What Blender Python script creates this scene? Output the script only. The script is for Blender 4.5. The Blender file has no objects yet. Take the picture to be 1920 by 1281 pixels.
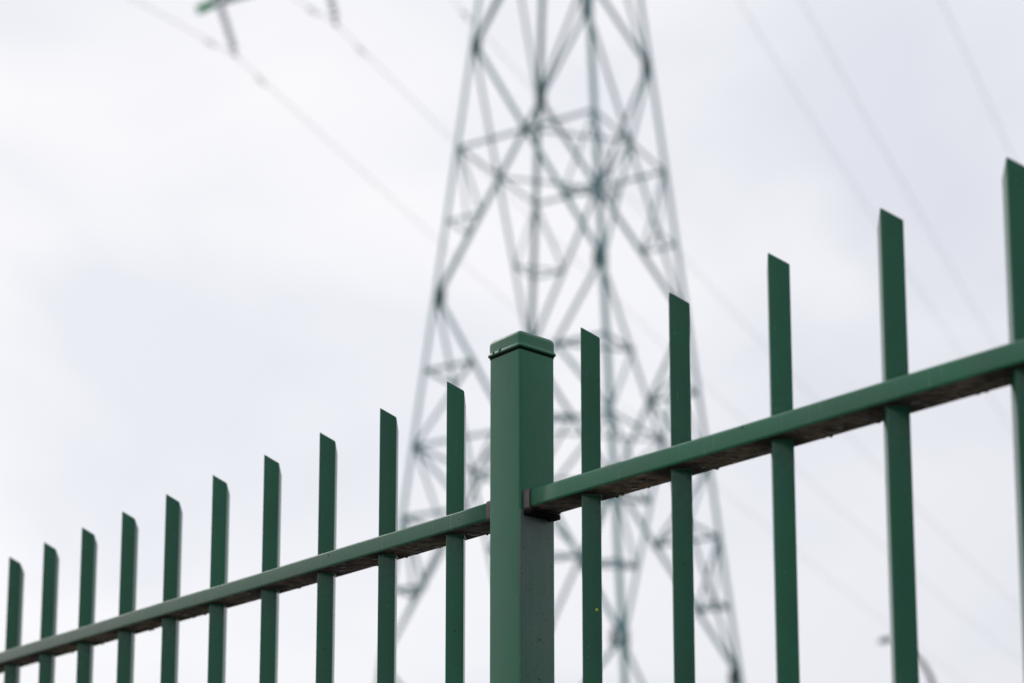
import bpy, bmesh, math, random
from mathutils import Vector, Matrix, noise
R = math.radians
sc = bpy.context.scene
COL = sc.collection
CAM_Z = 1.5

# ---------------------------------------------------------------- camera
cd = bpy.data.cameras.new('camera')
cam = bpy.data.objects.new('camera', cd)
COL.objects.link(cam)
cam.location = (0, 0, CAM_Z)
cam.rotation_euler = (math.pi / 2 + 0.14427, 0, 0)
cd.sensor_width = 36
cd.lens = 36 * 3203.2 / 1920
cd.shift_y = (1324.96 - 640.5) / 1920
cd.clip_start = 0.05
cd.clip_end = 6000
cd.dof.use_dof = True
cd.dof.focus_distance = 2.38
cd.dof.aperture_fstop = 3.35
sc.camera = cam

# ---------------------------------------------------------------- sky and sun (overcast, brighter towards the front left)
SUN_EL, SUN_AZ = R(38), R(-38)            # azimuth from +Y, negative is to the left
sun_dir = Vector((math.sin(SUN_AZ) * math.cos(SUN_EL), math.cos(SUN_AZ) * math.cos(SUN_EL), math.sin(SUN_EL)))
world = bpy.data.worlds.new('World')
sc.world = world
world.use_nodes = True
nt = world.node_tree
nt.nodes.clear()
N = nt.nodes.new
L = nt.links.new
out = N('ShaderNodeOutputWorld')
bg = N('ShaderNodeBackground')
bg.inputs['Strength'].default_value = 0.1
sky = N('ShaderNodeTexSky')
sky.sky_type = 'NISHITA'
sky.sun_disc = False
sky.sun_elevation = SUN_EL
sky.sun_rotation = SUN_AZ
tc = N('ShaderNodeTexCoord')
dot = N('ShaderNodeVectorMath'); dot.operation = 'DOT_PRODUCT'
dot.inputs[1].default_value = sun_dir
L(tc.outputs['Generated'], dot.inputs[0])
glow = N('ShaderNodeValToRGB')
e = glow.color_ramp.elements
e[0].position = 0.0; e[0].color = (0.31, 0.33, 0.37, 1)
e[1].position = 1.0; e[1].color = (0.985, 0.98, 1.0, 1)
m = e.new(0.60); m.color = (0.66, 0.68, 0.735, 1)
m = e.new(0.80); m.color = (0.80, 0.815, 0.875, 1)
m = e.new(0.915); m.color = (0.925, 0.93, 0.97, 1)
mr = N('ShaderNodeMapRange')
mr.inputs['From Min'].default_value = -1; mr.inputs['From Max'].default_value = 1
L(dot.outputs['Value'], mr.inputs['Value'])
L(mr.outputs['Result'], glow.inputs['Fac'])
cl = N('ShaderNodeTexNoise')
cl.inputs['Scale'].default_value = 4.2
cl.inputs['Detail'].default_value = 3.5
cl.inputs['Roughness'].default_value = 0.45
cl.inputs['Distortion'].default_value = 0.4
mp = N('ShaderNodeMapping')
mp.inputs['Location'].default_value = (0.356, 0.721, 2.644)
mp.inputs['Scale'].default_value = (1.0, 1.0, 1.7)
L(tc.outputs['Generated'], mp.inputs['Vector'])
L(mp.outputs['Vector'], cl.inputs['Vector'])
cr = N('ShaderNodeValToRGB')
cr.color_ramp.elements[0].position = 0.34; cr.color_ramp.elements[0].color = (0.885, 0.897, 0.925, 1)
cr.color_ramp.elements[1].position = 0.58; cr.color_ramp.elements[1].color = (1.045, 1.035, 1.02, 1)
L(cl.outputs['Fac'], cr.inputs['Fac'])
mul = N('ShaderNodeVectorMath'); mul.operation = 'MULTIPLY'
L(glow.outputs['Color'], mul.inputs[0]); L(cr.outputs['Color'], mul.inputs[1])
sca = N('ShaderNodeVectorMath'); sca.operation = 'SCALE'
sca.inputs['Scale'].default_value = 10.05
L(mul.outputs['Vector'], sca.inputs[0])
mix = N('ShaderNodeMix'); mix.data_type = 'RGBA'
mix.inputs[0].default_value = 0.96
L(sky.outputs['Color'], mix.inputs[6]); L(sca.outputs['Vector'], mix.inputs[7])
L(mix.outputs[2], bg.inputs['Color'])
L(bg.outputs['Background'], out.inputs['Surface'])

sl = bpy.data.lights.new('sun', 'SUN')
sl.energy = 0.6
sl.angle = R(25)
sl.color = (1, 0.97, 0.93)
sun = bpy.data.objects.new('sun', sl)
COL.objects.link(sun)
sun.rotation_euler = (-sun_dir).to_track_quat('-Z', 'Y').to_euler()

sc.view_settings.view_transform = 'Standard'
sc.view_settings.look = 'None'
sc.view_settings.exposure = 0
sc.view_settings.gamma = 1
sc.render.engine = 'CYCLES'
sc.cycles.max_bounces = 6

# ---------------------------------------------------------------- materials
def mat(name, color, rough=0.5, metal=0.0, spec=0.5):
    m = bpy.data.materials.new(name)
    m.use_nodes = True
    b = m.node_tree.nodes['Principled BSDF']
    b.inputs['Base Color'].default_value = (*color, 1)
    b.inputs['Roughness'].default_value = rough
    b.inputs['Metallic'].default_value = metal
    b.inputs['Specular IOR Level'].default_value = spec
    return m

def nd(m, kind, **kw):
    n = m.node_tree.nodes.new(kind)
    for k, v in kw.items():
        n.inputs[k].default_value = v
    return n

def lk(m, a, b):
    m.node_tree.links.new(a, b)

def ramp(m, src, stops):
    r = m.node_tree.nodes.new('ShaderNodeValToRGB')
    els = r.color_ramp.elements
    els[0].position, els[0].color = stops[0][0], (*stops[0][1], 1)
    els[1].position, els[1].color = stops[-1][0], (*stops[-1][1], 1)
    for p, c in stops[1:-1]:
        k = els.new(p); k.color = (*c, 1)
    lk(m, src, r.inputs['Fac'])
    return r

def mixc(m, fac, a, b):
    x = m.node_tree.nodes.new('ShaderNodeMix'); x.data_type = 'RGBA'
    if hasattr(fac, 'links'): lk(m, fac, x.inputs[0])
    else: x.inputs[0].default_value = fac
    for i, v in ((6, a), (7, b)):
        if hasattr(v, 'links'): lk(m, v, x.inputs[i])
        else: x.inputs[i].default_value = (*v, 1)
    return x.outputs[2]

def math_(m, op, a, b=0.0, c=0.0):
    x = m.node_tree.nodes.new('ShaderNodeMath'); x.operation = op
    for i, v in enumerate((a, b, c)):
        if hasattr(v, 'links'): lk(m, v, x.inputs[i])
        else: x.inputs[i].default_value = v
    return x.outputs[0]

GREEN = (0.001, 0.120, 0.055)
GREEN_DULL = (0.013, 0.160, 0.076)      # rails and post: duller, weathered coat

def paint(name, kind):
    """glossy dark green powder coat with orange peel, small pale specks and dust"""
    G_ = GREEN if kind == 'picket' else GREEN_DULL
    m = mat(name, G_, 0.33)
    b = m.node_tree.nodes['Principled BSDF']
    tco = nd(m, 'ShaderNodeTexCoord')
    obj = tco.outputs['Object']
    geo = nd(m, 'ShaderNodeNewGeometry')
    pos = geo.outputs['Position']
    n1 = nd(m, 'ShaderNodeTexNoise', Scale=14.0, Detail=4.0, Roughness=0.6); lk(m, pos, n1.inputs['Vector'])
    col = ramp(m, n1.outputs['Fac'], [(0.3, tuple(c * 0.88 for c in G_)), (0.7, tuple(c * 1.12 for c in G_))]).outputs['Color']
    # long vertical weather streaks
    mpn = nd(m, 'ShaderNodeMapping'); mpn.inputs['Scale'].default_value = (110, 110, 4)
    lk(m, pos, mpn.inputs['Vector'])
    n2 = nd(m, 'ShaderNodeTexNoise', Scale=1.0, Detail=3.0); lk(m, mpn.outputs['Vector'], n2.inputs['Vector'])
    st = ramp(m, n2.outputs['Fac'], [(0.52, (0, 0, 0)), (0.8, (1, 1, 1))]).outputs['Color']
    col = mixc(m, math_(m, 'MULTIPLY', st, 0.14 if kind != 'post' else 0.26), col, (0.10, 0.15, 0.125))
    # each piece took the coat a little differently
    oi = nd(m, 'ShaderNodeObjectInfo')
    hv = nd(m, 'ShaderNodeHueSaturation')
    vr = nd(m, 'ShaderNodeMapRange'); vr.inputs['To Min'].default_value = 0.88; vr.inputs['To Max'].default_value = 1.14
    lk(m, oi.outputs['Random'], vr.inputs['Value']); lk(m, vr.outputs['Result'], hv.inputs['Value'])
    lk(m, col, hv.inputs['Color']); col = hv.outputs['Color']
    # dull blotches
    nbz = nd(m, 'ShaderNodeTexNoise', Scale=34.0, Detail=6.0, Roughness=0.7, Distortion=0.6); lk(m, pos, nbz.inputs['Vector'])
    bl = ramp(m, nbz.outputs['Fac'], [(0.52, (0, 0, 0)), (0.74, (1, 1, 1))]).outputs['Color']
    col = mixc(m, math_(m, 'MULTIPLY', bl, 0.28), col, (0.045, 0.12, 0.085))
    # fine scuffs
    msc = nd(m, 'ShaderNodeMapping'); msc.inputs['Scale'].default_value = (260, 260, 26); msc.inputs['Rotation'].default_value = (0.25, 0.15, 0)
    lk(m, pos, msc.inputs['Vector'])
    nsc = nd(m, 'ShaderNodeTexNoise', Scale=1.0, Detail=1.0); lk(m, msc.outputs['Vector'], nsc.inputs['Vector'])
    scf = ramp(m, nsc.outputs['Fac'], [(0.74, (0, 0, 0)), (0.80, (1, 1, 1))]).outputs['Color']
    col = mixc(m, math_(m, 'MULTIPLY', scf, 0.35), col, (0.13, 0.22, 0.17))
    # pale specks
    vo = nd(m, 'ShaderNodeTexVoronoi', Scale=165.0); lk(m, pos, vo.inputs['Vector'])
    gate = nd(m, 'ShaderNodeSeparateColor'); lk(m, vo.outputs['Color'], gate.inputs[0])
    near = math_(m, 'LESS_THAN', vo.outputs['Distance'], 0.10)
    some = math_(m, 'GREATER_THAN', gate.outputs[0], 0.88)
    spk = math_(m, 'MULTIPLY', near, some)
    col = mixc(m, math_(m, 'MULTIPLY', spk, 0.55), col, (0.35, 0.45, 0.40))
    sep = nd(m, 'ShaderNodeSeparateXYZ'); lk(m, obj, sep.inputs[0])
    if kind == 'picket':
        # wind-blown dust caught on the picket just below the rail
        zr = nd(m, 'ShaderNodeMapRange')
        zr.inputs['From Min'].default_value = RAIL_TOP - RAIL_H - 0.085; zr.inputs['From Max'].default_value = RAIL_TOP - RAIL_H
        lk(m, sep.outputs['Z'], zr.inputs['Value'])
        above = math_(m, 'LESS_THAN', sep.outputs['Z'], RAIL_TOP - RAIL_H)
        n3 = nd(m, 'ShaderNodeTexNoise', Scale=130.0, Detail=6.0, Roughness=0.75); lk(m, pos, n3.inputs['Vector'])
        dn = ramp(m, n3.outputs['Fac'], [(0.42, (0, 0, 0)), (0.72, (1, 1, 1))]).outputs['Color']
        f = math_(m, 'MULTIPLY', math_(m, 'MULTIPLY', math_(m, 'POWER', zr.outputs['Result'], 1.6), above), dn)
        col = mixc(m, math_(m, 'MULTIPLY', f, 0.75), col, (0.11, 0.15, 0.13))
    if kind == 'rail':
        # thin pale run marks left by water dripping beside each picket
        x = sep.outputs['X']
        a = math_(m, 'ADD', x, 20 * PITCH + OFF_L)
        fr = math_(m, 'MODULO', a, PITCH)
        for off, wdt, amt in ((0.021, 0.0006, 0.55), (0.0355, 0.0005, 0.4), (0.1395, 0.0004, 0.3)):
            d = math_(m, 'ABSOLUTE', math_(m, 'SUBTRACT', fr, off))
            k = math_(m, 'LESS_THAN', d, wdt)
            n4 = nd(m, 'ShaderNodeTexNoise', Scale=26.0 + off * 100, Detail=3.0); lk(m, pos, n4.inputs['Vector'])
            g = ramp(m, n4.outputs['Fac'], [(0.40, (0.15,) * 3), (0.55, (1, 1, 1))]).outputs['Color']
            col = mixc(m, math_(m, 'MULTIPLY', math_(m, 'MULTIPLY', k, g), amt), col, (0.24, 0.33, 0.30))
        dz = nd(m, 'ShaderNodeTexNoise', Scale=9.0, Detail=5.0, Roughness=0.7); lk(m, pos, dz.inputs['Vector'])
        du = ramp(m, dz.outputs['Fac'], [(0.4, (0, 0, 0)), (0.75, (1, 1, 1))]).outputs['Color']
        col = mixc(m, math_(m, 'MULTIPLY', du, 0.22), col, (0.12, 0.13, 0.105))
        dm = nd(m, 'ShaderNodeMapRange')          # warm grazing reflection put into the colour, stronger along the far panel
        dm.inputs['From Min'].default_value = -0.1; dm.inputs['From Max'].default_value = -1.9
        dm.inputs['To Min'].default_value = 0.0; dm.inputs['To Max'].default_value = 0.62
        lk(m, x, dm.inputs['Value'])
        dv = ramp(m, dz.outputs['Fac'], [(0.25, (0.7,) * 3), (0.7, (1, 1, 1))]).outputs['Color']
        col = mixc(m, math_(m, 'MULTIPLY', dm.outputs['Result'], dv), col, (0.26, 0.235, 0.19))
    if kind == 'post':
        # grey reflection painted into the side face below the rail bracket
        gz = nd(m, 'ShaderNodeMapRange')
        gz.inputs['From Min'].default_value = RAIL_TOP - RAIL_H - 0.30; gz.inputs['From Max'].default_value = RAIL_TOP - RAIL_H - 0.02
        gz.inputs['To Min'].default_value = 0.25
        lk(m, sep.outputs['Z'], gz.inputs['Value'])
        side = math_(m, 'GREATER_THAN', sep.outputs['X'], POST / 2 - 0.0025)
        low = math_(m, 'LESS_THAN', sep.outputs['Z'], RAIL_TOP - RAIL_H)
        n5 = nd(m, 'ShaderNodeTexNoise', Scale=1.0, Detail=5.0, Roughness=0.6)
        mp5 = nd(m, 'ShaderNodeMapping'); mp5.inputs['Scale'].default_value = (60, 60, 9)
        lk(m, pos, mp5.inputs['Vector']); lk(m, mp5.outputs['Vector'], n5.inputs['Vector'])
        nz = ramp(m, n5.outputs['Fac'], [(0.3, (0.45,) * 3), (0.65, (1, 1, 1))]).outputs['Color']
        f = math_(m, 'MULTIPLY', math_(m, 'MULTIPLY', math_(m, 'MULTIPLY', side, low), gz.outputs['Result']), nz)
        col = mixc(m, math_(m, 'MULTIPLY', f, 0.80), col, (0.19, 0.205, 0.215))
    lk(m, col, b.inputs['Base Color'])
    rn = ramp(m, n1.outputs['Fac'], [(0.3, (0.15,) * 3), (0.7, (0.24,) * 3)] if kind == 'picket' else [(0.3, (0.26,) * 3), (0.7, (0.40,) * 3)])
    lk(m, rn.outputs['Color'], b.inputs['Roughness'])
    nb = nd(m, 'ShaderNodeTexNoise', Scale=420.0, Detail=2.0); lk(m, pos, nb.inputs['Vector'])
    nb2 = nd(m, 'ShaderNodeTexNoise', Scale=22.0, Detail=2.0); lk(m, pos, nb2.inputs['Vector'])
    hsum = math_(m, 'ADD', math_(m, 'MULTIPLY', nb.outputs['Fac'], 0.25), math_(m, 'MULTIPLY', nb2.outputs['Fac'], 2.2))
    bp = nd(m, 'ShaderNodeBump', Strength=0.12 if kind == 'picket' else 0.3, Distance=0.0006)
    lk(m, hsum, bp.inputs['Height']); lk(m, bp.outputs['Normal'], b.inputs['Normal'])
    return m

# fence figures, metres; z measured from the ground
FX, FY, TH = 0.01347, 2.2367, 0.85573
POST = 0.063
RAIL_TOP = CAM_Z + 0.60781
RAIL_H = 0.02548
RAIL_F, RAIL_D = 0.0246, 0.05349
TIP = CAM_Z + 0.80681
DROP = 0.03061
SIDE = 0.0250
PITCH, OFF_L, OFF_R = 0.15871, 0.14297, 0.13288
NCEN = RAIL_F - RAIL_D / 2                  # centre line of pickets, towards the camera side

M_PICK = paint('picket_paint', 'picket')
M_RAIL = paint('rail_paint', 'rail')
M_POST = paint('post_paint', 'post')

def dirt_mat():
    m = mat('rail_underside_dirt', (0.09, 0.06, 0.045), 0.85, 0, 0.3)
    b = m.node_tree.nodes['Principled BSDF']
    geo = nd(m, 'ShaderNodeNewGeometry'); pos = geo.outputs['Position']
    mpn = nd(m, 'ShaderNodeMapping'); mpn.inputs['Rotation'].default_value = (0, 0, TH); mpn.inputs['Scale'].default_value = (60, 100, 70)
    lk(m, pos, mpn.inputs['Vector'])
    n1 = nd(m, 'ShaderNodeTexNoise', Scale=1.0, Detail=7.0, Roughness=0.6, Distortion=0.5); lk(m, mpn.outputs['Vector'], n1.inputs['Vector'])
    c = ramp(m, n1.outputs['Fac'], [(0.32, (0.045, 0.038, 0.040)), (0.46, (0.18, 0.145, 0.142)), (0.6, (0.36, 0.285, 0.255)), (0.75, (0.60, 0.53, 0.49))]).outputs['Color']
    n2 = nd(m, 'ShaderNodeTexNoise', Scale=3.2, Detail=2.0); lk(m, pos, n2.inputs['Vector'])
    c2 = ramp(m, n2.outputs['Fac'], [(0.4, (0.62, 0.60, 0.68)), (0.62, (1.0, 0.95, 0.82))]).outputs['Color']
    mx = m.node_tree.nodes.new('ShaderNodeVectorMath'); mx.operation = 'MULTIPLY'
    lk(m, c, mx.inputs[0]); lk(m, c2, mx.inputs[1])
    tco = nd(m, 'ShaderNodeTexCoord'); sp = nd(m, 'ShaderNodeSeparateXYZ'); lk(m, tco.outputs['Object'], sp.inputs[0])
    def near_joint(x, off):                     # near-black tone where each picket comes through
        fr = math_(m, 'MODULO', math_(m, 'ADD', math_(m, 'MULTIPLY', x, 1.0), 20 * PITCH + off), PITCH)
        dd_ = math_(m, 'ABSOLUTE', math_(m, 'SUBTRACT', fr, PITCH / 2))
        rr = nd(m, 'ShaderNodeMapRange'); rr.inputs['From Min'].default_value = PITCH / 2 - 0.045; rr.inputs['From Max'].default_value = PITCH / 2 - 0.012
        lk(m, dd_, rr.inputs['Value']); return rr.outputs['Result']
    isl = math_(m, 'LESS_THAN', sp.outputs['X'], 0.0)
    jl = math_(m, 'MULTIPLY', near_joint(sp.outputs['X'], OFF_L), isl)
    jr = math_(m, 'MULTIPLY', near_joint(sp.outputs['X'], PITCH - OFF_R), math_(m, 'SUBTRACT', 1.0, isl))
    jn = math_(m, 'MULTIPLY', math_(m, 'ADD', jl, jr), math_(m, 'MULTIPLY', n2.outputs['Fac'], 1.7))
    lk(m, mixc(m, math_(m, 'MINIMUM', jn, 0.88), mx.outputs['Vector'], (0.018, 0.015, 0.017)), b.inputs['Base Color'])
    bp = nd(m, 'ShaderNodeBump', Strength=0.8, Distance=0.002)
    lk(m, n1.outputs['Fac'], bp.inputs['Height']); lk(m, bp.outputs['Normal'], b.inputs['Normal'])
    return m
M_DIRT = dirt_mat()

def noisy(name, c1, c2, scale, rough, metal=0.0, bump=0.0):
    m = mat(name, c1, rough, metal)
    b = m.node_tree.nodes['Principled BSDF']
    geo = nd(m, 'ShaderNodeNewGeometry')
    n1 = nd(m, 'ShaderNodeTexNoise', Scale=scale, Detail=5.0, Roughness=0.65); lk(m, geo.outputs['Position'], n1.inputs['Vector'])
    lk(m, ramp(m, n1.outputs['Fac'], [(0.35, c1), (0.65, c2)]).outputs['Color'], b.inputs['Base Color'])
    if bump:
        bp = nd(m, 'ShaderNodeBump', Strength=0.5, Distance=bump)
        lk(m, n1.outputs['Fac'], bp.inputs['Height']); lk(m, bp.outputs['Normal'], b.inputs['Normal'])
    return m
M_PIT = noisy('dark_pit', (0.006, 0.005, 0.006), (0.03, 0.022, 0.02), 300, 0.2)
M_PLAST = noisy('bracket_plastic', (0.085, 0.062, 0.072), (0.14, 0.105, 0.115), 60, 0.5, 0, 0.0005)
M_BLACK = noisy('shelf_and_gap_shade_black', (0.004, 0.004, 0.005), (0.010, 0.009, 0.010), 80, 0.85)  # black of the bracket shelf, also the painted shade under the cap
M_BLACK.node_tree.nodes['Principled BSDF'].inputs['Specular IOR Level'].default_value = 0.15
M_YEL = noisy('yellow_paint', (0.55, 0.55, 0.03), (0.65, 0.6, 0.05), 300, 0.5)
M_STEEL = noisy('weathered_steel', (0.10, 0.27, 0.29), (0.15, 0.34, 0.36), 1.3, 0.6, 0.0)
M_GUS = noisy('dark_steel_plate', (0.06, 0.08, 0.08), (0.09, 0.115, 0.115), 2.0, 0.6, 0.0)
M_WIRE = noisy('dull_aluminium', (0.20, 0.22, 0.25), (0.27, 0.29, 0.32), 3.0, 0.5, 0.3)
M_INS = noisy('grey_porcelain', (0.66, 0.72, 0.80), (0.76, 0.81, 0.88), 6.0, 0.3)
M_GREEN2 = noisy('bright_green_paint', (0.07, 0.60, 0.27), (0.09, 0.66, 0.31), 2.0, 0.5)
M_LAMP = noisy('lamp_green_paint', (0.012, 0.035, 0.024), (0.02, 0.05, 0.035), 2.0, 0.4)
M_LAMPC = noisy('lamp_grey_paint', (0.16, 0.18, 0.18), (0.24, 0.26, 0.26), 2.0, 0.5)
M_LENS = mat('lamp_lens', (0.5, 0.52, 0.5), 0.25)

def ground_mat():
    m = mat('gravel_ground', (0.12, 0.11, 0.1), 0.95)
    b = m.node_tree.nodes['Principled BSDF']
    geo = nd(m, 'ShaderNodeNewGeometry'); pos = geo.outputs['Position']
    a = nd(m, 'ShaderNodeTexNoise', Scale=0.12, Detail=8.0, Roughness=0.6); lk(m, pos, a.inputs['Vector'])
    g = nd(m, 'ShaderNodeTexNoise', Scale=14.0, Detail=8.0, Roughness=0.8); lk(m, pos, g.inputs['Vector'])
    ca = ramp(m, g.outputs['Fac'], [(0.35, (0.07, 0.075, 0.045)), (0.65, (0.14, 0.14, 0.09))]).outputs['Color']
    cb = ramp(m, g.outputs['Fac'], [(0.35, (0.17, 0.155, 0.145)), (0.65, (0.28, 0.26, 0.24))]).outputs['Color']
    f = ramp(m, a.outputs['Fac'], [(0.45, (0, 0, 0)), (0.52, (1, 1, 1))]).outputs['Color']
    lk(m, mixc(m, f, ca, cb), b.inputs['Base Color'])
    bp = nd(m, 'ShaderNodeBump', Strength=0.8, Distance=0.03)
    lk(m, g.outputs['Fac'], bp.inputs['Height']); lk(m, bp.outputs['Normal'], b.inputs['Normal'])
    return m

# ---------------------------------------------------------------- object helpers
def link(name, me, parent=None, mats=(), smooth=False, loc=None):
    o = bpy.data.objects.new(name, me)
    COL.objects.link(o)
    for m in mats: me.materials.append(m)
    if smooth:
        for p in me.polygons: p.use_smooth = True
    if parent: o.parent = parent
    if loc is not None: o.location = loc
    return o

def mesh(name, vs, fs):
    me = bpy.data.meshes.new(name)
    me.from_pydata([tuple(v) for v in vs], [], fs)
    me.update()
    return me

def bm_mesh(name, bm):
    me = bpy.data.meshes.new(name)
    bmesh.ops.recalc_face_normals(bm, faces=bm.faces)
    bm.to_mesh(me); bm.free()
    return me

def tag(o, label=None, cat=None, group=None, kind=None):
    if label: o['label'] = label
    if cat: o['category'] = cat
    if group: o['group'] = group
    if kind: o['kind'] = kind
    return o

def empty(name, loc=(0, 0, 0), rz=0.0, parent=None):
    o = bpy.data.objects.new(name, None)
    COL.objects.link(o)
    o.location = loc; o.rotation_euler = (0, 0, rz)
    o.empty_display_size = 0.1
    if parent: o.parent = parent
    return o

def blob(bm, c, r, mi=0, seg=12, rings=8):
    """ellipsoid added to a bmesh"""
    res = bmesh.ops.create_uvsphere(bm, u_segments=seg, v_segments=rings, radius=1.0)
    for v in res['verts']:
        v.co = Vector((c[0] + v.co.x * r[0], c[1] + v.co.y * r[1], c[2] + v.co.z * r[2]))
    for f in {f for v in res['verts'] for f in v.link_faces}:
        f.material_index = mi; f.smooth = True

def round_rect(w, h, r, n=4):
    """closed outline centred on the origin, w along the first axis"""
    pts = []
    for cx, cy, a0 in ((w/2-r, h/2-r, 0), (-w/2+r, h/2-r, 90), (-w/2+r, -h/2+r, 180), (w/2-r, -h/2+r, 270)):
        for i in range(n + 1):
            a = R(a0 + 90 * i / n)
            pts.append((cx + r * math.cos(a), cy + r * math.sin(a)))
    return pts

def shade_tube(me, angle=35):
    for p in me.polygons: p.use_smooth = True
    try:
        me.set_sharp_from_angle(angle=R(angle))
    except Exception:
        pass

# ---------------------------------------------------------------- ground (one sheet to the horizon)
bm = bmesh.new()
bmesh.ops.create_grid(bm, x_segments=60, y_segments=60, size=2500)
gr = link('ground', bm_mesh('ground', bm), None, [ground_mat()])
tag(gr, kind='structure')

# ---------------------------------------------------------------- fence
fence = empty('metal_fence', (FX, FY, 0), -TH)
tag(fence, 'dark green metal fence of slant-cut square pickets with a capped square post', 'fence')
H = POST / 2
POSTS_X = (0.0, -(OFF_L + 15 * PITCH + OFF_R), OFF_R + 15 * PITCH + OFF_L)
rnd = random.Random(7)

def post_mesh(drips):
    bm = bmesh.new()
    o = round_rect(POST, POST, 0.0038, 5)
    n = len(o)
    zs = [0.0, 1.2, RAIL_TOP - RAIL_H, RAIL_TOP, CAM_Z + 0.806]
    rings = [[bm.verts.new((x, y, z)) for x, y in o] for z in zs]
    for a, b in zip(rings, rings[1:]):
        for i in range(n):
            bm.faces.new((a[i], a[(i+1) % n], b[(i+1) % n], b[i]))
    bm.faces.new(rings[-1]); bm.faces.new(rings[0][::-1])
    if drips:
        # runs and drips of thick coating on the side facing along the fence
        for i in range(46):
            y = rnd.uniform(-0.026, 0.026)
            z = CAM_Z + rnd.choice((rnd.uniform(0.30, 0.57), rnd.uniform(0.36, 0.48)))
            s = rnd.uniform(0.0004, 0.0011)
            blob(bm, (H, y, z), (s * 0.7, s * rnd.uniform(0.8, 1.5), s * rnd.uniform(0.8, 2.2)), 0, 8, 6)
        for y, z, s in ((0.004, 0.412, 0.0021), (0.000, 0.4095, 0.0015), (-0.0255, 0.532, 0.0018), (-0.0262, 0.497, 0.0014), (-0.0145, 0.476, 0.0013), (0.003, 0.359, 0.002), (-0.006, 0.37, 0.0014)):
            blob(bm, (H, y, CAM_Z + z), (s * 0.6, s * 1.1, s), 0)
        # vertical seam of the post
        blob(bm, (H, -0.0195, CAM_Z + 0.30), (0.0006, 0.0014, 0.272), 0, 8, 16)
    me = bm_mesh('post', bm)
    shade_tube(me)
    return me

def cap_mesh():
    bm = bmesh.new()
    prof = [(0.0302, 0.8066), (0.0322, 0.8058), (0.0331, 0.8066), (0.0333, 0.8079), (0.0329, 0.8092), (0.0320, 0.8106),
            (0.0315, 0.8128), (0.0315, 0.8222), (0.0311, 0.8248), (0.0300, 0.8272), (0.0284, 0.8290), (0.0262, 0.8302), (0.0236, 0.8309), (0.0, 0.8322)]
    rings = []
    for d, z in [(d_ + 0.0009, z_) for d_, z_ in prof[:-1]]:
        r = max(0.0022, min(0.0045, 0.0045))
        o = round_rect(2 * d, 2 * d, r, 5)
        rings.append([bm.verts.new((x, y, CAM_Z + z)) for x, y in o])
    n = len(rings[0])
    for a, b in zip(rings, rings[1:]):
        for i in range(n):
            bm.faces.new((a[i], a[(i+1) % n], b[(i+1) % n], b[i]))
    tip = bm.verts.new((0, 0, CAM_Z + prof[-1][1]))
    for i in range(n):
        bm.faces.new((rings[-1][i], rings[-1][(i+1) % n], tip))
    # two little runs in the lip
    for x, z, s in ((-0.0215, 0.8098, 1.0), (-0.0085, 0.8103, 1.15)):
        blob(bm, (x, -0.0331, CAM_Z + z), (0.0021 * s, 0.0016, 0.0029 * s), 0)
        blob(bm, (x + 0.0012, -0.0339, CAM_Z + z - 0.0022), (0.0013 * s, 0.0012, 0.0016 * s), 0)
    me = bm_mesh('post_cap', bm)
    shade_tube(me, 50)
    return me

def gap_shade_mesh():  # solid black strip standing for the shade in the gap below the cap
    bm = bmesh.new()
    o = round_rect(2 * 0.0321, 2 * 0.0321, 0.004, 4)
    a = [bm.verts.new((x, y, CAM_Z + 0.8028)) for x, y in o]
    b = [bm.verts.new((x, y, CAM_Z + 0.8068)) for x, y in o]
    n = len(o)
    for i in range(n): bm.faces.new((a[i], a[(i+1) % n], b[(i+1) % n], b[i]))
    bm.faces.new(b); bm.faces.new(a[::-1])
    me = bm_mesh('cap_gap_shade', bm); shade_tube(me)
    return me

pm, pm_plain, cm, gm = post_mesh(True), post_mesh(False), cap_mesh(), gap_shade_mesh()
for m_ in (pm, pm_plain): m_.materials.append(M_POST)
cm.materials.append(M_POST); gm.materials.append(M_BLACK)
for i, x in enumerate(POSTS_X):
    po = link('post', pm if i == 0 else pm_plain, fence, loc=(x, 0, 0))
    co = link('cap', cm, po)
    link('cap_gap_shade', gm, co)

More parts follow.
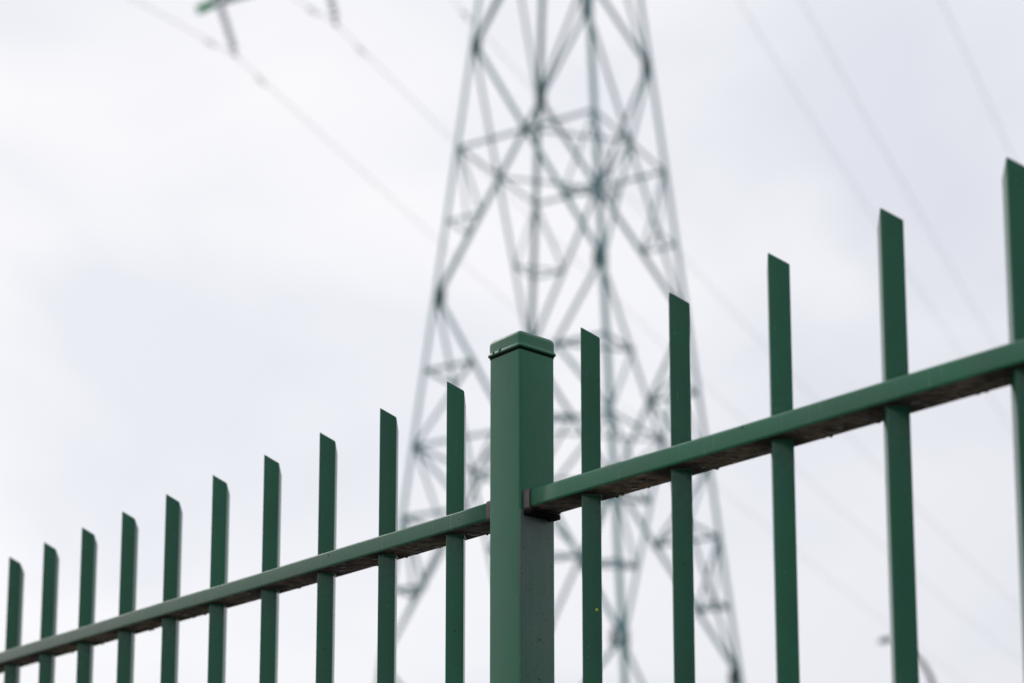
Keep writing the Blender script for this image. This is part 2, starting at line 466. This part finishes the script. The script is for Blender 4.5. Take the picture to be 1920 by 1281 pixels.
def rail_mesh(x0, x1, ztop, pits=None):
    bm = bmesh.new()
    o = round_rect(RAIL_D, RAIL_H, 0.0042, 5)
    yc, zc = -NCEN, ztop - RAIL_H / 2
    n = len(o)
    nseg = 40
    rings = []
    for k in range(nseg + 1):
        x = x0 + (x1 - x0) * k / nseg
        wob = 0.0004 * math.sin(x * 5.1 + 1) + 0.0003 * math.sin(x * 11.7)
        rings.append([bm.verts.new((x, yc + y, zc + z + wob)) for y, z in o])
    for a, b in zip(rings, rings[1:]):
        for i in range(n):
            f = bm.faces.new((a[i], a[(i+1) % n], b[(i+1) % n], b[i]))
            zz = (o[i][1] + o[(i+1) % n][1]) / 2
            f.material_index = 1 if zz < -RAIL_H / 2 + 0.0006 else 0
            f.smooth = True
    bm.faces.new(rings[0][::-1]); bm.faces.new(rings[-1])
    bmesh.ops.recalc_face_normals(bm, faces=bm.faces)
    if pits:
        for x in pits:
            # dark pits, clotted drips and crusts on the underside around every picket
            near = abs(x) < 1.2
            for j in range(6 if near else 4):
                dx = rnd.uniform(0.022, PITCH - 0.022)
                y = rnd.choice((rnd.uniform(-0.020, 0.020), rnd.uniform(0.008, 0.021)))
                s = rnd.uniform(0.6, 1.25)
                blob(bm, (x + dx, yc + y, zc - RAIL_H / 2 + 0.0002), (0.0058 * s, 0.0052 * s, 0.0010), 2, 14, 6)
                if rnd.random() < 0.45:
                    blob(bm, (x + dx + rnd.uniform(-.003, .003), yc + y + 0.0042 * s, zc - RAIL_H / 2), (0.0030 * s, 0.0014 * s, 0.0012), 1, 10, 6)
            for j in range(3):
                dx = rnd.uniform(0.015, PITCH - 0.015)
                blob(bm, (x + dx, yc + RAIL_D / 2 - rnd.uniform(0.003, 0.006), zc - RAIL_H / 2 + 0.0006), (0.0035 * rnd.uniform(.6, 1.3), 0.002, rnd.uniform(0.0014, 0.0030)), 2, 10, 6)
            # small nubs of coating on the front face
            if rnd.random() < 0.7:
                s = rnd.uniform(0.7, 1.2)
                blob(bm, (x + rnd.uniform(0.02, 0.13), yc - RAIL_D / 2 + 0.0002, zc + rnd.uniform(-0.003, 0.009)), (0.0016 * s, 0.0010 * s, 0.0017 * s), 0, 10, 6)
    me = bpy.data.meshes.new('rail'); bm.to_mesh(me); bm.free()
    return me

LX = [-(OFF_L + k * PITCH) for k in range(16)]
RX = [OFF_R + k * PITCH for k in range(16)]
GAP = 0.004
for x0, x1, px in ((POSTS_X[1] + H + GAP, -H - GAP, LX), (H + GAP, POSTS_X[2] - H - GAP, RX)):
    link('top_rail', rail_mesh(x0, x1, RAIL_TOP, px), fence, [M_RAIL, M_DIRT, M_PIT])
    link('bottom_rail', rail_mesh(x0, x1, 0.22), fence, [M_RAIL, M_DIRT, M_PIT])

def bracket_mesh(sgn, ztop):
    """sleeve that holds the rail end to the post; built beyond x = 0 towards sgn"""
    bm = bmesh.new()
    t = 0.0016
    o = round_rect(RAIL_D + 2 * t, RAIL_H + 2 * t, 0.0045, 4)
    n = len(o); yc, zc = -NCEN, ztop - RAIL_H / 2
    Lx = 0.0125
    prev = None; first = None
    for x in (0.0006, Lx):
        ring = [bm.verts.new((sgn * x, yc + y, zc + z)) for y, z in o]
        if prev:
            for i in range(n):
                f = bm.faces.new((prev[i], prev[(i+1) % n], ring[(i+1) % n], ring[i]))
        else: first = ring
        prev = ring
    bm.faces.new(first); bm.faces.new(prev)
    me = bm_mesh('rail_bracket', bm); shade_tube(me)
    return me

def shelf_mesh(sgn, ztop):
    bm = bmesh.new()
    yc = -NCEN
    z1 = ztop - RAIL_H - 0.0018
    o = round_rect(RAIL_D + 0.002, 0.006, 0.002, 3)
    prev = None
    for k, (x, w) in enumerate(((0.0008, 1.0), (0.012, 1.0), (0.0145, 0.93), (0.0155, 0.8))):
        ring = [bm.verts.new((sgn * x, yc + y * w, z1 - 0.003 + z)) for y, z in o]
        if prev:
            for i in range(len(o)): bm.faces.new((prev[i], prev[(i+1) % len(o)], ring[(i+1) % len(o)], ring[i]))
        else: bm.faces.new(ring)
        prev = ring
    bm.faces.new(prev[::-1])
    blob(bm, (sgn * 0.008, yc + 0.012, z1 - 0.0065), (0.0045, 0.0045, 0.003))     # screw head under the shelf
    me = bm_mesh('bracket_shelf', bm); shade_tube(me)
    return me

for zt in (RAIL_TOP, 0.22):
    for s, x in ((1, H), (-1, -H), (1, POSTS_X[1] + H), (-1, POSTS_X[2] - H)):
        bo = link('rail_bracket', bracket_mesh(s, zt), fence, [M_PLAST], loc=(x, 0, 0))
        if s > 0:
            link('bracket_shelf', shelf_mesh(s, zt), bo, [M_BLACK])

def picket_mesh(seed):
    """square tube turned 45 degrees to the rail, mitred at the top, with weld beads at the rail"""
    rd = random.Random(seed)
    bm = bmesh.new()
    r = 0.0016; wall = 0.0018
    c45 = math.cos(R(45))
    def ring(side, rad, zf):
        vs = []
        for x, y in round_rect(side, side, rad, 3):
            X, Y = (x - y) * c45, (x + y) * c45
            vs.append((X, Y, zf(Y)))
        return [bm.verts.new(v) for v in vs]
    d = SIDE * c45                       # half diagonal
    # front corner is at Y = -d (camera side) and highest
    slope = DROP / (2 * d)
    top = lambda Y: TIP - (Y + d) * slope
    lean = rd.uniform(-0.0006, 0.0006)
    outer = [ring(SIDE, r, lambda Y, z=z: z) for z in (0.09, 1.0, RAIL_TOP - RAIL_H / 2)] + [ring(SIDE, r, top)]
    inner_top = ring(SIDE - 2 * wall, 0.001, top)
    inner_low = ring(SIDE - 2 * wall, 0.001, lambda Y: RAIL_TOP)
    n = len(outer[0])
    for a, b in list(zip(outer, outer[1:])) + [(outer[-1], inner_top), (inner_top, inner_low)]:
        for i in range(n): bm.faces.new((a[i], a[(i+1) % n], b[(i+1) % n], b[i]))
    bm.faces.new(inner_low); bm.faces.new(outer[0][::-1])
    # weld bead collars
    def collar(z0, z1, g0, g1):
        a = ring(SIDE + g0, r + g0 / 2, lambda Y: z0); b = ring(SIDE + g1, r + g1 / 2, lambda Y: z1)
        for i in range(n): bm.faces.new((a[i], a[(i+1) % n], b[(i+1) % n], b[i]))
    collar(RAIL_TOP - 0.001, RAIL_TOP + 0.0024, 0.0075, 0.0008)
    collar(RAIL_TOP - RAIL_H - 0.0012, RAIL_TOP - RAIL_H + 0.001, 0.0006, 0.003)
    for j in range(3):
        a = rd.uniform(0, 6.28)
        blob(bm, (d * math.cos(a) * 0.8, d * math.sin(a) * 0.8, RAIL_TOP + 0.0002), (0.0036, 0.003, 0.0024 * rd.uniform(.6, 1.3)), 0, 8, 6)
    if rd.random() < 0.6:                # a run of thick coating
        z = rd.uniform(1.88, 2.02)
        blob(bm, (d * 0.55, -d * 0.47, z), (0.0011, 0.0011, 0.0016), 0, 8, 6)
    me = bm_mesh('picket', bm)
    shade_tube(me)
    me.materials.append(M_PICK)
    return me

pmeshes = [picket_mesh(s) for s in range(5)]
speckled = None
for i, x in enumerate(LX + RX):
    o = link('picket', pmeshes[i % 5], fence, loc=(x, -NCEN, 0))
    # hand-welded: tiny differences from one picket to the next
    o.rotation_euler = (rnd.uniform(-0.0003, 0.0003), rnd.uniform(-0.0003, 0.0003), rnd.uniform(-0.02, 0.02))
    o.location.z = rnd.uniform(-0.0006, 0.0006)
    if abs(x - RX[0]) < 1e-6: speckled = o
bm = bmesh.new()
blob(bm, (0, 0, 0), (0.0019, 0.0007, 0.0021))
k = link('yellow_speck', bm_mesh('yellow_speck', bm), speckled, [M_YEL])
dd = SIDE * math.cos(R(45))
t_ = 0.74
k.location = (dd * t_, -dd * (1 - t_), CAM_Z + 0.432)
k.rotation_euler = (0, 0, R(45))
k['label'] = 'small yellow paint spot'

# ---------------------------------------------------------------- transmission tower
TX, TY = 1.9085, 60.0
PHI, W0, KK = 0.24674, 8.00511, 0.1380031
tower = empty('transmission_tower', (TX, TY, 0), PHI)
tag(tower, 'tall lattice steel transmission tower standing out of focus behind the fence', 'pylon')
# local frame: corners at angle k*90 deg from -Y; heights above the ground
def wid(z):
    zr = z - CAM_Z
    if zr <= 40.0: return W0 - KK * zr
    return (W0 - KK * 40.0) * (1 - (zr - 40.0) * 0.012)
def corner(k, z):
    a = k * math.pi / 2
    w = wid(z)
    return Vector((w * math.sin(a), -w * math.cos(a), z))

def angle_bar(name, a, b, leg, t, inward, mat_, parent=tower):
    """L-section bar from a to b, its heel turned away from `inward`"""
    a, b = Vector(a), Vector(b)
    d = (b - a).normalized()
    u = (inward - inward.dot(d) * d)
    if u.length < 1e-4: u = Vector((0, 0, 1)).cross(d)
    u.normalize(); v = d.cross(u).normalized()
    p = (u + v).normalized(); q = (u - v).normalized()
    sec = [(0, 0), (leg, 0), (leg, t), (t, t), (t, leg), (0, leg)]
    vs = []
    for o in (a, b):
        for x, y in sec: vs.append(o + p * x + q * y - (p + q) * (leg * 0.35))
    fs = [(i, (i+1) % 6, (i+1) % 6 + 6, i + 6) for i in range(6)] + [(5, 4, 3, 2, 1, 0), (6, 7, 8, 9, 10, 11)]
    me = mesh(name, vs, fs)
    bm = bmesh.new(); bm.from_mesh(me); bmesh.ops.recalc_face_normals(bm, faces=bm.faces); bm.to_mesh(me); bm.free()
    return link(name, me, parent, [mat_])

def plate(c, nrm, s, h, parent=tower):
    """gusset plate, a thin octagon in the plane with normal nrm"""
    nrm = nrm.normalized(); x = Vector((0, 0, 1)).cross(nrm).normalized(); y = nrm.cross(x)
    t = 0.012
    sh = [(-s, -h * .55), (-s * .55, -h), (s * .55, -h), (s, -h * .55), (s, h * .55), (s * .55, h), (-s * .55, h), (-s, h * .55)]
    vs = [c + x * a + y * b + nrm * k for k in (-t, t) for a, b in sh]
    fs = [tuple(range(7, -1, -1)), tuple(range(8, 16))] + [(i, (i+1) % 8, (i+1) % 8 + 8, i + 8) for i in range(8)]
    return link('gusset_plate', mesh('gusset_plate', vs, fs), parent, [M_GUS])

zA, zC, zF = CAM_Z + 33.4, CAM_Z + 23.5, CAM_Z + 10.0
zArm0, zArm1 = CAM_Z + 40.85, CAM_Z + 43.4
LEV = [0.0, zF, zC, zA, zArm0, zArm1, CAM_Z + 48.0, CAM_Z + 53.0]
ZC_ = Vector((0, 0, 0))
for k in range(4):
    for z0, z1, lg in ((-0.3, zArm0, 0.15),):
        a, b = corner(k, z0), corner(k, z1)
        inw = -(a.xy.to_3d())
        angle_bar('leg', a, b, lg, 0.016, inw, M_STEEL)
    angle_bar('mast_leg', corner(k, zArm0), corner(k, LEV[-1]), 0.16, 0.02, -(corner(k, zArm0).xy.to_3d()), M_STEEL)
    # concrete foot
    bm = bmesh.new()
    bmesh.ops.create_cube(bm, size=1.0)
    for v in bm.verts: v.co = Vector((v.co.x * (1.1 if v.co.z > 0 else 1.6), v.co.y * (1.1 if v.co.z > 0 else 1.6), v.co.z * 0.6))
    f = link('footing', bm_mesh('footing', bm), tower, [mat('concrete%d' % k, (0.3, 0.29, 0.27), 0.9)])
    f.location = corner(k, 0) + Vector((0, 0, 0.12))

def xing(z0, z1):
    return z0 + (z1 - z0) * wid(z0) / (wid(z0) + wid(z1))

hips = {}
def face_panel(k, z0, z1, sz, redund, horiz):
    k2 = (k + 1) % 4
    a0, b0, a1, b1 = corner(k, z0), corner(k2, z0), corner(k, z1), corner(k2, z1)
    nrm = ((a0 + b0) / 2).xy.to_3d().normalized()
    inw = -nrm
    off = nrm * 0.05
    angle_bar('diagonal_brace', a0 + off, b1 + off, sz, 0.014, inw, M_STEEL)
    angle_bar('diagonal_brace', b0 - off, a1 - off, sz, 0.014, inw, M_STEEL)
    zm = xing(z0, z1)
    am, bm_ = corner(k, zm), corner(k2, zm)
    mid = (am + bm_) / 2
    if horiz:
        angle_bar('horizontal_brace', am, bm_, sz * 0.78, 0.012, inw, M_STEEL)
        plate(mid, nrm, 0.15, 0.22)
    if z1 < zArm1:
        plate(a1.lerp(b1, 0.035), nrm, 0.12, 0.34)
        plate(b1.lerp(a1, 0.035), nrm, 0.12, 0.34)
    if redund:
        halves = ((True, (a0, b0)), (False, (a1, b1)))
        for lo, (pa, pb) in (halves[:1] if redund == 1 else halves):
            nsub = 3 if redund == 3 or (redund == 4 and lo) else 2
            for (P, kk_) in ((pa, k), (pb, k2)):
                for j in range(1, nsub):
                    q = P.lerp(mid, j / nsub)           # node on the half diagonal
                    angle_bar('short_strut', q, corner(kk_, q.z), sz * (0.62 if redund == 1 else 0.85), 0.01, inw, M_STEEL)
                    if redund == 4: plate(q, nrm, 0.10, 0.14)
                    nz = P.lerp(mid, (j + 1) / nsub).z
                    angle_bar('slanted_strut', q, corner(kk_, nz), sz * (0.58 if redund == 1 else 0.8), 0.01, inw, M_STEEL)
                    hips.setdefault((kk_, round(q.z, 3)), []).append(q)
    return mid

panels = [(LEV[0], LEV[1], 0.112, 3, True), (LEV[1], LEV[2], 0.115, 4, True), (LEV[2], LEV[3], 0.120, 1, True),
          (LEV[3], LEV[4], 0.11, 0, True), (LEV[4], LEV[5], 0.10, 0, False), (LEV[5], LEV[6], 0.10, 0, False), (LEV[6], LEV[7], 0.09, 0, False)]
for z0, z1, sz, rd_, hz in panels:
    mids = [face_panel(k, z0, z1, sz, rd_, hz) for k in range(4)]
    if hz:
        for k in range(4):
            angle_bar('diaphragm_brace', mids[k], mids[(k+1) % 4], sz * 0.72, 0.012, Vector((0, 0, 1)), M_STEEL)
for (k, z_), qs in hips.items():                        # hip bracing across each corner
    if len(qs) == 2:
        angle_bar('hip_brace', qs[0], qs[1], 0.075 if z_ > zC else 0.105, 0.012, Vector((0, 0, 1)), M_STEEL)
for z in (LEV[4], LEV[5], LEV[6], LEV[7]):
    for k in range(4):
        angle_bar('horizontal_brace', corner(k, z), corner(k + 1, z), 0.10, 0.012, Vector((0, 0, 1)), M_STEEL)

# cross arms lie along local (cos45, -sin45): corner 3 -> corner 0
cA = (corner(0, 0) - corner(3, 0)).normalized()          # towards the near right
cL = (corner(1, 0) - corner(0, 0)).normalized()          # line direction, away from the camera
ARM = {-1: 17.1, 1: 17.1}
for sgn in (-1, 1):
    ks = (3, 2) if sgn < 0 else (0, 1)
    tip = cA * (sgn * ARM[sgn]) + Vector((0, 0, zArm0))
    arm = empty('cross_arm', (0, 0, 0), 0, tower)
    for s2, k in ((-1, ks[0]), (1, ks[1])):
        lo, hi = corner(k, zArm0), corner(k, zArm1)
        tt = tip + cL * (0.22 * s2)
        angle_bar('arm_chord', lo, tt, 0.18, 0.012, Vector((0, 0, 1)), M_STEEL, arm)
        angle_bar('arm_chord', hi, tt + Vector((0, 0, 0.15)), 0.12, 0.012, Vector((0, 0, -1)), M_STEEL, arm)
        nb = 6
        for j in range(nb):
            p0, p1 = lo.lerp(tt, j / nb), lo.lerp(tt, (j + 1) / nb)
            h0, h1 = hi.lerp(tt, j / nb), hi.lerp(tt, (j + 1) / nb)
            angle_bar('arm_lacing', p0 if j % 2 else h0, h1 if j % 2 else p1, 0.07, 0.008, cL, M_STEEL, arm)
    loA, loB = corner(ks[0], zArm0), corner(ks[1], zArm0)
    tA, tB = tip - cL * 0.22, tip + cL * 0.22
    for j in range(7):
        angle_bar('arm_lacing', loA.lerp(tA, j / 7), loB.lerp(tB, (j + 1) / 7) if j % 2 else loB.lerp(tB, j / 7), 0.07, 0.008, Vector((0, 0, 1)), M_STEEL, arm)
    # green painted end plate sticking out of the tip
    p0 = tip + cA * (0.15 * sgn) + cL * 0.1; p1 = tip + cA * (0.80 * sgn) - cL * 0.35 + Vector((0, 0, -0.42))
    angle_bar('end_plate', p0, p1, 0.36, 0.05, Vector((0, 0, 1)), M_GREEN2, arm)

# ---------------------------------------------------------------- insulator strings and conductors
MT = Matrix.Translation((TX, TY, 0)) @ Matrix.Rotation(PHI, 4, 'Z')
wA = (MT.to_3x3() @ cA); wL = (MT.to_3x3() @ cL)
BASE = Vector((TX, TY, CAM_Z))

def string_mesh(length, nd_):
    bm = bmesh.new()
    bmesh.ops.create_cone(bm, cap_ends=True, segments=8, radius1=0.02, radius2=0.02, depth=length, matrix=Matrix.Translation((0, 0, -length / 2)))
    for i in range(nd_):
        z = -0.25 - (length - 0.5) * i / (nd_ - 1)
        pr = [(0.02, 0.06), (0.07, 0.05), (0.17, 0.0), (0.165, -0.02), (0.05, -0.01), (0.02, -0.04)]
        rings = [[bm.verts.new((r_ * math.cos(a * math.pi / 5), r_ * math.sin(a * math.pi / 5), z + h)) for a in range(10)] for r_, h in pr]
        for a, b in zip(rings, rings[1:]):
            for j in range(10): bm.faces.new((a[j], a[(j+1) % 10], b[(j+1) % 10], b[j]))
    me = bm_mesh('insulator_string', bm)
    for p in me.polygons: p.use_smooth = True
    return me

def clamp_mesh():
    bm = bmesh.new()
    blob(bm, (0, 0, 0), (0.06, 0.24, 0.07))
    blob(bm, (0, 0, 0.09), (0.04, 0.05, 0.09))
    return bm_mesh('suspension_clamp', bm)

def damper_mesh():
    bm = bmesh.new()
    for s in (-1, 1): blob(bm, (0, 0.20 * s, -0.13), (0.046, 0.105, 0.046))
    bmesh.ops.create_cone(bm, cap_ends=True, segments=6, radius1=0.012, radius2=0.012, depth=0.4, matrix=Matrix.Translation((0, 0, -0.11)) @ Matrix.Rotation(R(90), 4, 'X'))
    blob(bm, (0, 0, -0.05), (0.03, 0.04, 0.08))
    return bm_mesh('vibration_damper', bm)

CLAMP, DAMP = clamp_mesh(), damper_mesh()
for m_ in (CLAMP, DAMP): m_.materials.append(M_WIRE)
STR = {}
lines = [
    # arm position of top, height of top, then bottom t, z, forward slope, curve
    (-17.0, 40.85, -16.02, 38.05, 0.16, 0.0004, 'leftmost'),
    (-11.45, 40.85, -10.65, 37.87, 0.145, 0.0004, 'second from left'),
    (-6.2, 40.85, -5.45, 37.9, 0.15, 0.0004, 'third from left, passing behind the tower lattice'),
    (5.4, 40.85, 5.4, 37.0, 0.21, 0.0008, 'leftmost of the three right-hand wires'),
    (8.5, 40.85, 8.5, 35.0, 0.23, 0.0008, 'middle of the three right-hand wires'),
    (13.0, 40.85, 13.0, 35.25, 0.23, 0.0004, 'rightmost wire, above the last picket'),
]
wlab = ['faint grey conductor running down right from the insulator beside the green arm end',
        'faint grey conductor running down right from the insulator at the top left of the tower',
        'faint grey conductor crossing behind the tower lattice near the top',
        'faint conductor right of the tower, nearest to it of the three there',
        'clearest conductor in the sky right of the tower, between two others',
        'faint conductor in the top right corner above the last picket']
ilab = ['blurred insulator string hanging from the green-ended arm tip',
        'blurred insulator string just left of the tower at the top edge',
        'insulator string hanging from the left arm closest to the tower body',
        'insulator string hanging from the right arm closest to the tower body',
        'long insulator string halfway out along the right arm',
        'long insulator string nearest the tip of the right arm']
def strand(t, z, a, c, r=0.0135):
    pts = []
    for i in range(-70, 181):
        s = i * (1.0 if abs(i) < 30 else 1.0) * (1.0 if abs(i) < 60 else 1.0)
        s = math.copysign(abs(i) ** 1.12 * 0.55, i)
        back = s < 0
        aa = a * (0.62 if back else 1.0)
        dz = -aa * abs(s) + c * s * s
        pts.append(BASE + wA * t + wL * s + Vector((0, 0, z + dz)))
    vs, fs = [], []
    for i, p in enumerate(pts):
        d = (pts[min(i + 1, len(pts) - 1)] - pts[max(i - 1, 0)]).normalized()
        u = d.cross(Vector((0, 0, 1))).normalized(); v = u.cross(d)
        for j in range(6):
            an = j * math.pi / 3
            vs.append(p + (u * math.cos(an) + v * math.sin(an)) * r)
    for i in range(len(pts) - 1):
        for j in range(6):
            fs.append((i * 6 + j, i * 6 + (j+1) % 6, (i+1) * 6 + (j+1) % 6, (i+1) * 6 + j))
    return vs, fs
azL = math.atan2(wL.y, wL.x) - math.pi / 2
for i, (tt, zt, t, z, a, c, nm) in enumerate(lines):
    vs, fs = strand(t, z, a, c, 0.0135 if t < 0 else 0.0105)
    anchor = BASE + wA * t + Vector((0, 0, z))
    root = empty('power_line', anchor)
    tag(root, wlab[i], 'power line', 'conductors carried by the transmission tower')
    cb = link('conductor', mesh('conductor', [v - anchor for v in vs], fs), root, [M_WIRE], True)
    for s in (1.75, -1.6):
        aa = a * (0.62 if s < 0 else 1)
        d = link('vibration_damper', DAMP, root, loc=wL * s + Vector((0, 0, -aa * abs(s))))
        d.rotation_euler = (-math.atan(aa) * (1 if s > 0 else -1), 0, azL)
    # insulator string, top on the arm, bottom on the conductor
    top = BASE + wA * tt + Vector((0, 0, zt)); bot = anchor + Vector((0, 0, 0.16))
    ln = (bot - top).length
    key = round(ln, 1)
    ie = empty('insulator', top)
    tag(ie, ilab[i], 'insulator', 'insulators hanging from the cross arms')
    so = link('insulator_string', string_mesh(ln, int(ln / 0.34)), ie, [M_INS], True)
    so.rotation_mode = 'QUATERNION'
    so.rotation_quaternion = (bot - top).to_track_quat('-Z', 'Y')
    k_ = link('suspension_clamp', CLAMP, ie, loc=anchor - top)
    k_.rotation_euler = (0, 0, azL)

# ---------------------------------------------------------------- street lamp beyond the fence, lower right
def pix(px, py, dist):
    """point seen at a photo pixel at the given depth"""
    x = (px - 960) / 3203.2; y = (1324.96 - py) / 3203.2
    d = Vector((x, math.cos(0.14427) - y * math.sin(0.14427), math.sin(0.14427) + y * math.cos(0.14427)))
    return Vector((0, 0, CAM_Z)) + d * (dist / d.y)
Y0 = 22.0
head = pix(1664, 1201, Y0)
base = pix(1790, 1281, Y0); base = Vector((base.x, Y0, 0))
lamp = empty('street_lamp', base)
tag(lamp, 'small blurred lamp on a bent arm peeking out behind the second picket from the right', 'street lamp')
def tube(name, pts, radii, parent, m_, seg=10):
    vs, fs = [], []
    for i, p in enumerate(pts):
        d = (pts[min(i + 1, len(pts) - 1)] - pts[max(i - 1, 0)]).normalized()
        u = d.cross(Vector((0.02, 1, 0.01))).normalized(); v = u.cross(d)
        for j in range(seg):
            an = 2 * math.pi * j / seg
            vs.append(p + (u * math.cos(an) + v * math.sin(an)) * radii[i])
    for i in range(len(pts) - 1):
        for j in range(seg):
            fs.append((i * seg + j, i * seg + (j+1) % seg, (i+1) * seg + (j+1) % seg, (i+1) * seg + j))
    fs += [tuple(range(seg))[::-1], tuple((len(pts) - 1) * seg + j for j in range(seg))]
    return link(name, mesh(name, vs, fs), parent, [m_], True)
apts = [pix(px, py, Y0) - base for px, py in ((1664, 1199), (1671, 1197), (1680, 1203), (1690, 1213), (1703, 1222), (1718, 1231), (1732, 1246), (1744, 1268), (1752, 1295))]
tube('arm', apts, [0.022, 0.026, 0.028, 0.03, 0.03, 0.032, 0.034, 0.036, 0.036], lamp, M_LAMPC)
top = apts[-1]
tube('pole', [Vector((top.x, 0, 0)), Vector((top.x, 0, 0.8)), Vector((top.x, 0, 0.82)), Vector((top.x, 0, top.z + 0.02))], [0.11, 0.10, 0.075, 0.055], lamp, M_LAMPC)
bm = bmesh.new()
bmesh.ops.create_uvsphere(bm, u_segments=16, v_segments=10, radius=1)
for v in bm.verts:
    z = v.co.z
    v.co = Vector((v.co.x * 0.10, v.co.y * 0.075, z * 0.045 if z > 0 else z * 0.018))
hd = link('lamp_head', bm_mesh('lamp_head', bm), lamp, [M_LAMP], True)
hd.location = head - base + Vector((-0.03, 0, 0)); hd.rotation_euler = (0, R(-18), 0)
bm = bmesh.new()
blob(bm, (0, 0, -0.018), (0.07, 0.05, 0.02))
link('lens', bm_mesh('lens', bm), hd, [M_LENS], True)
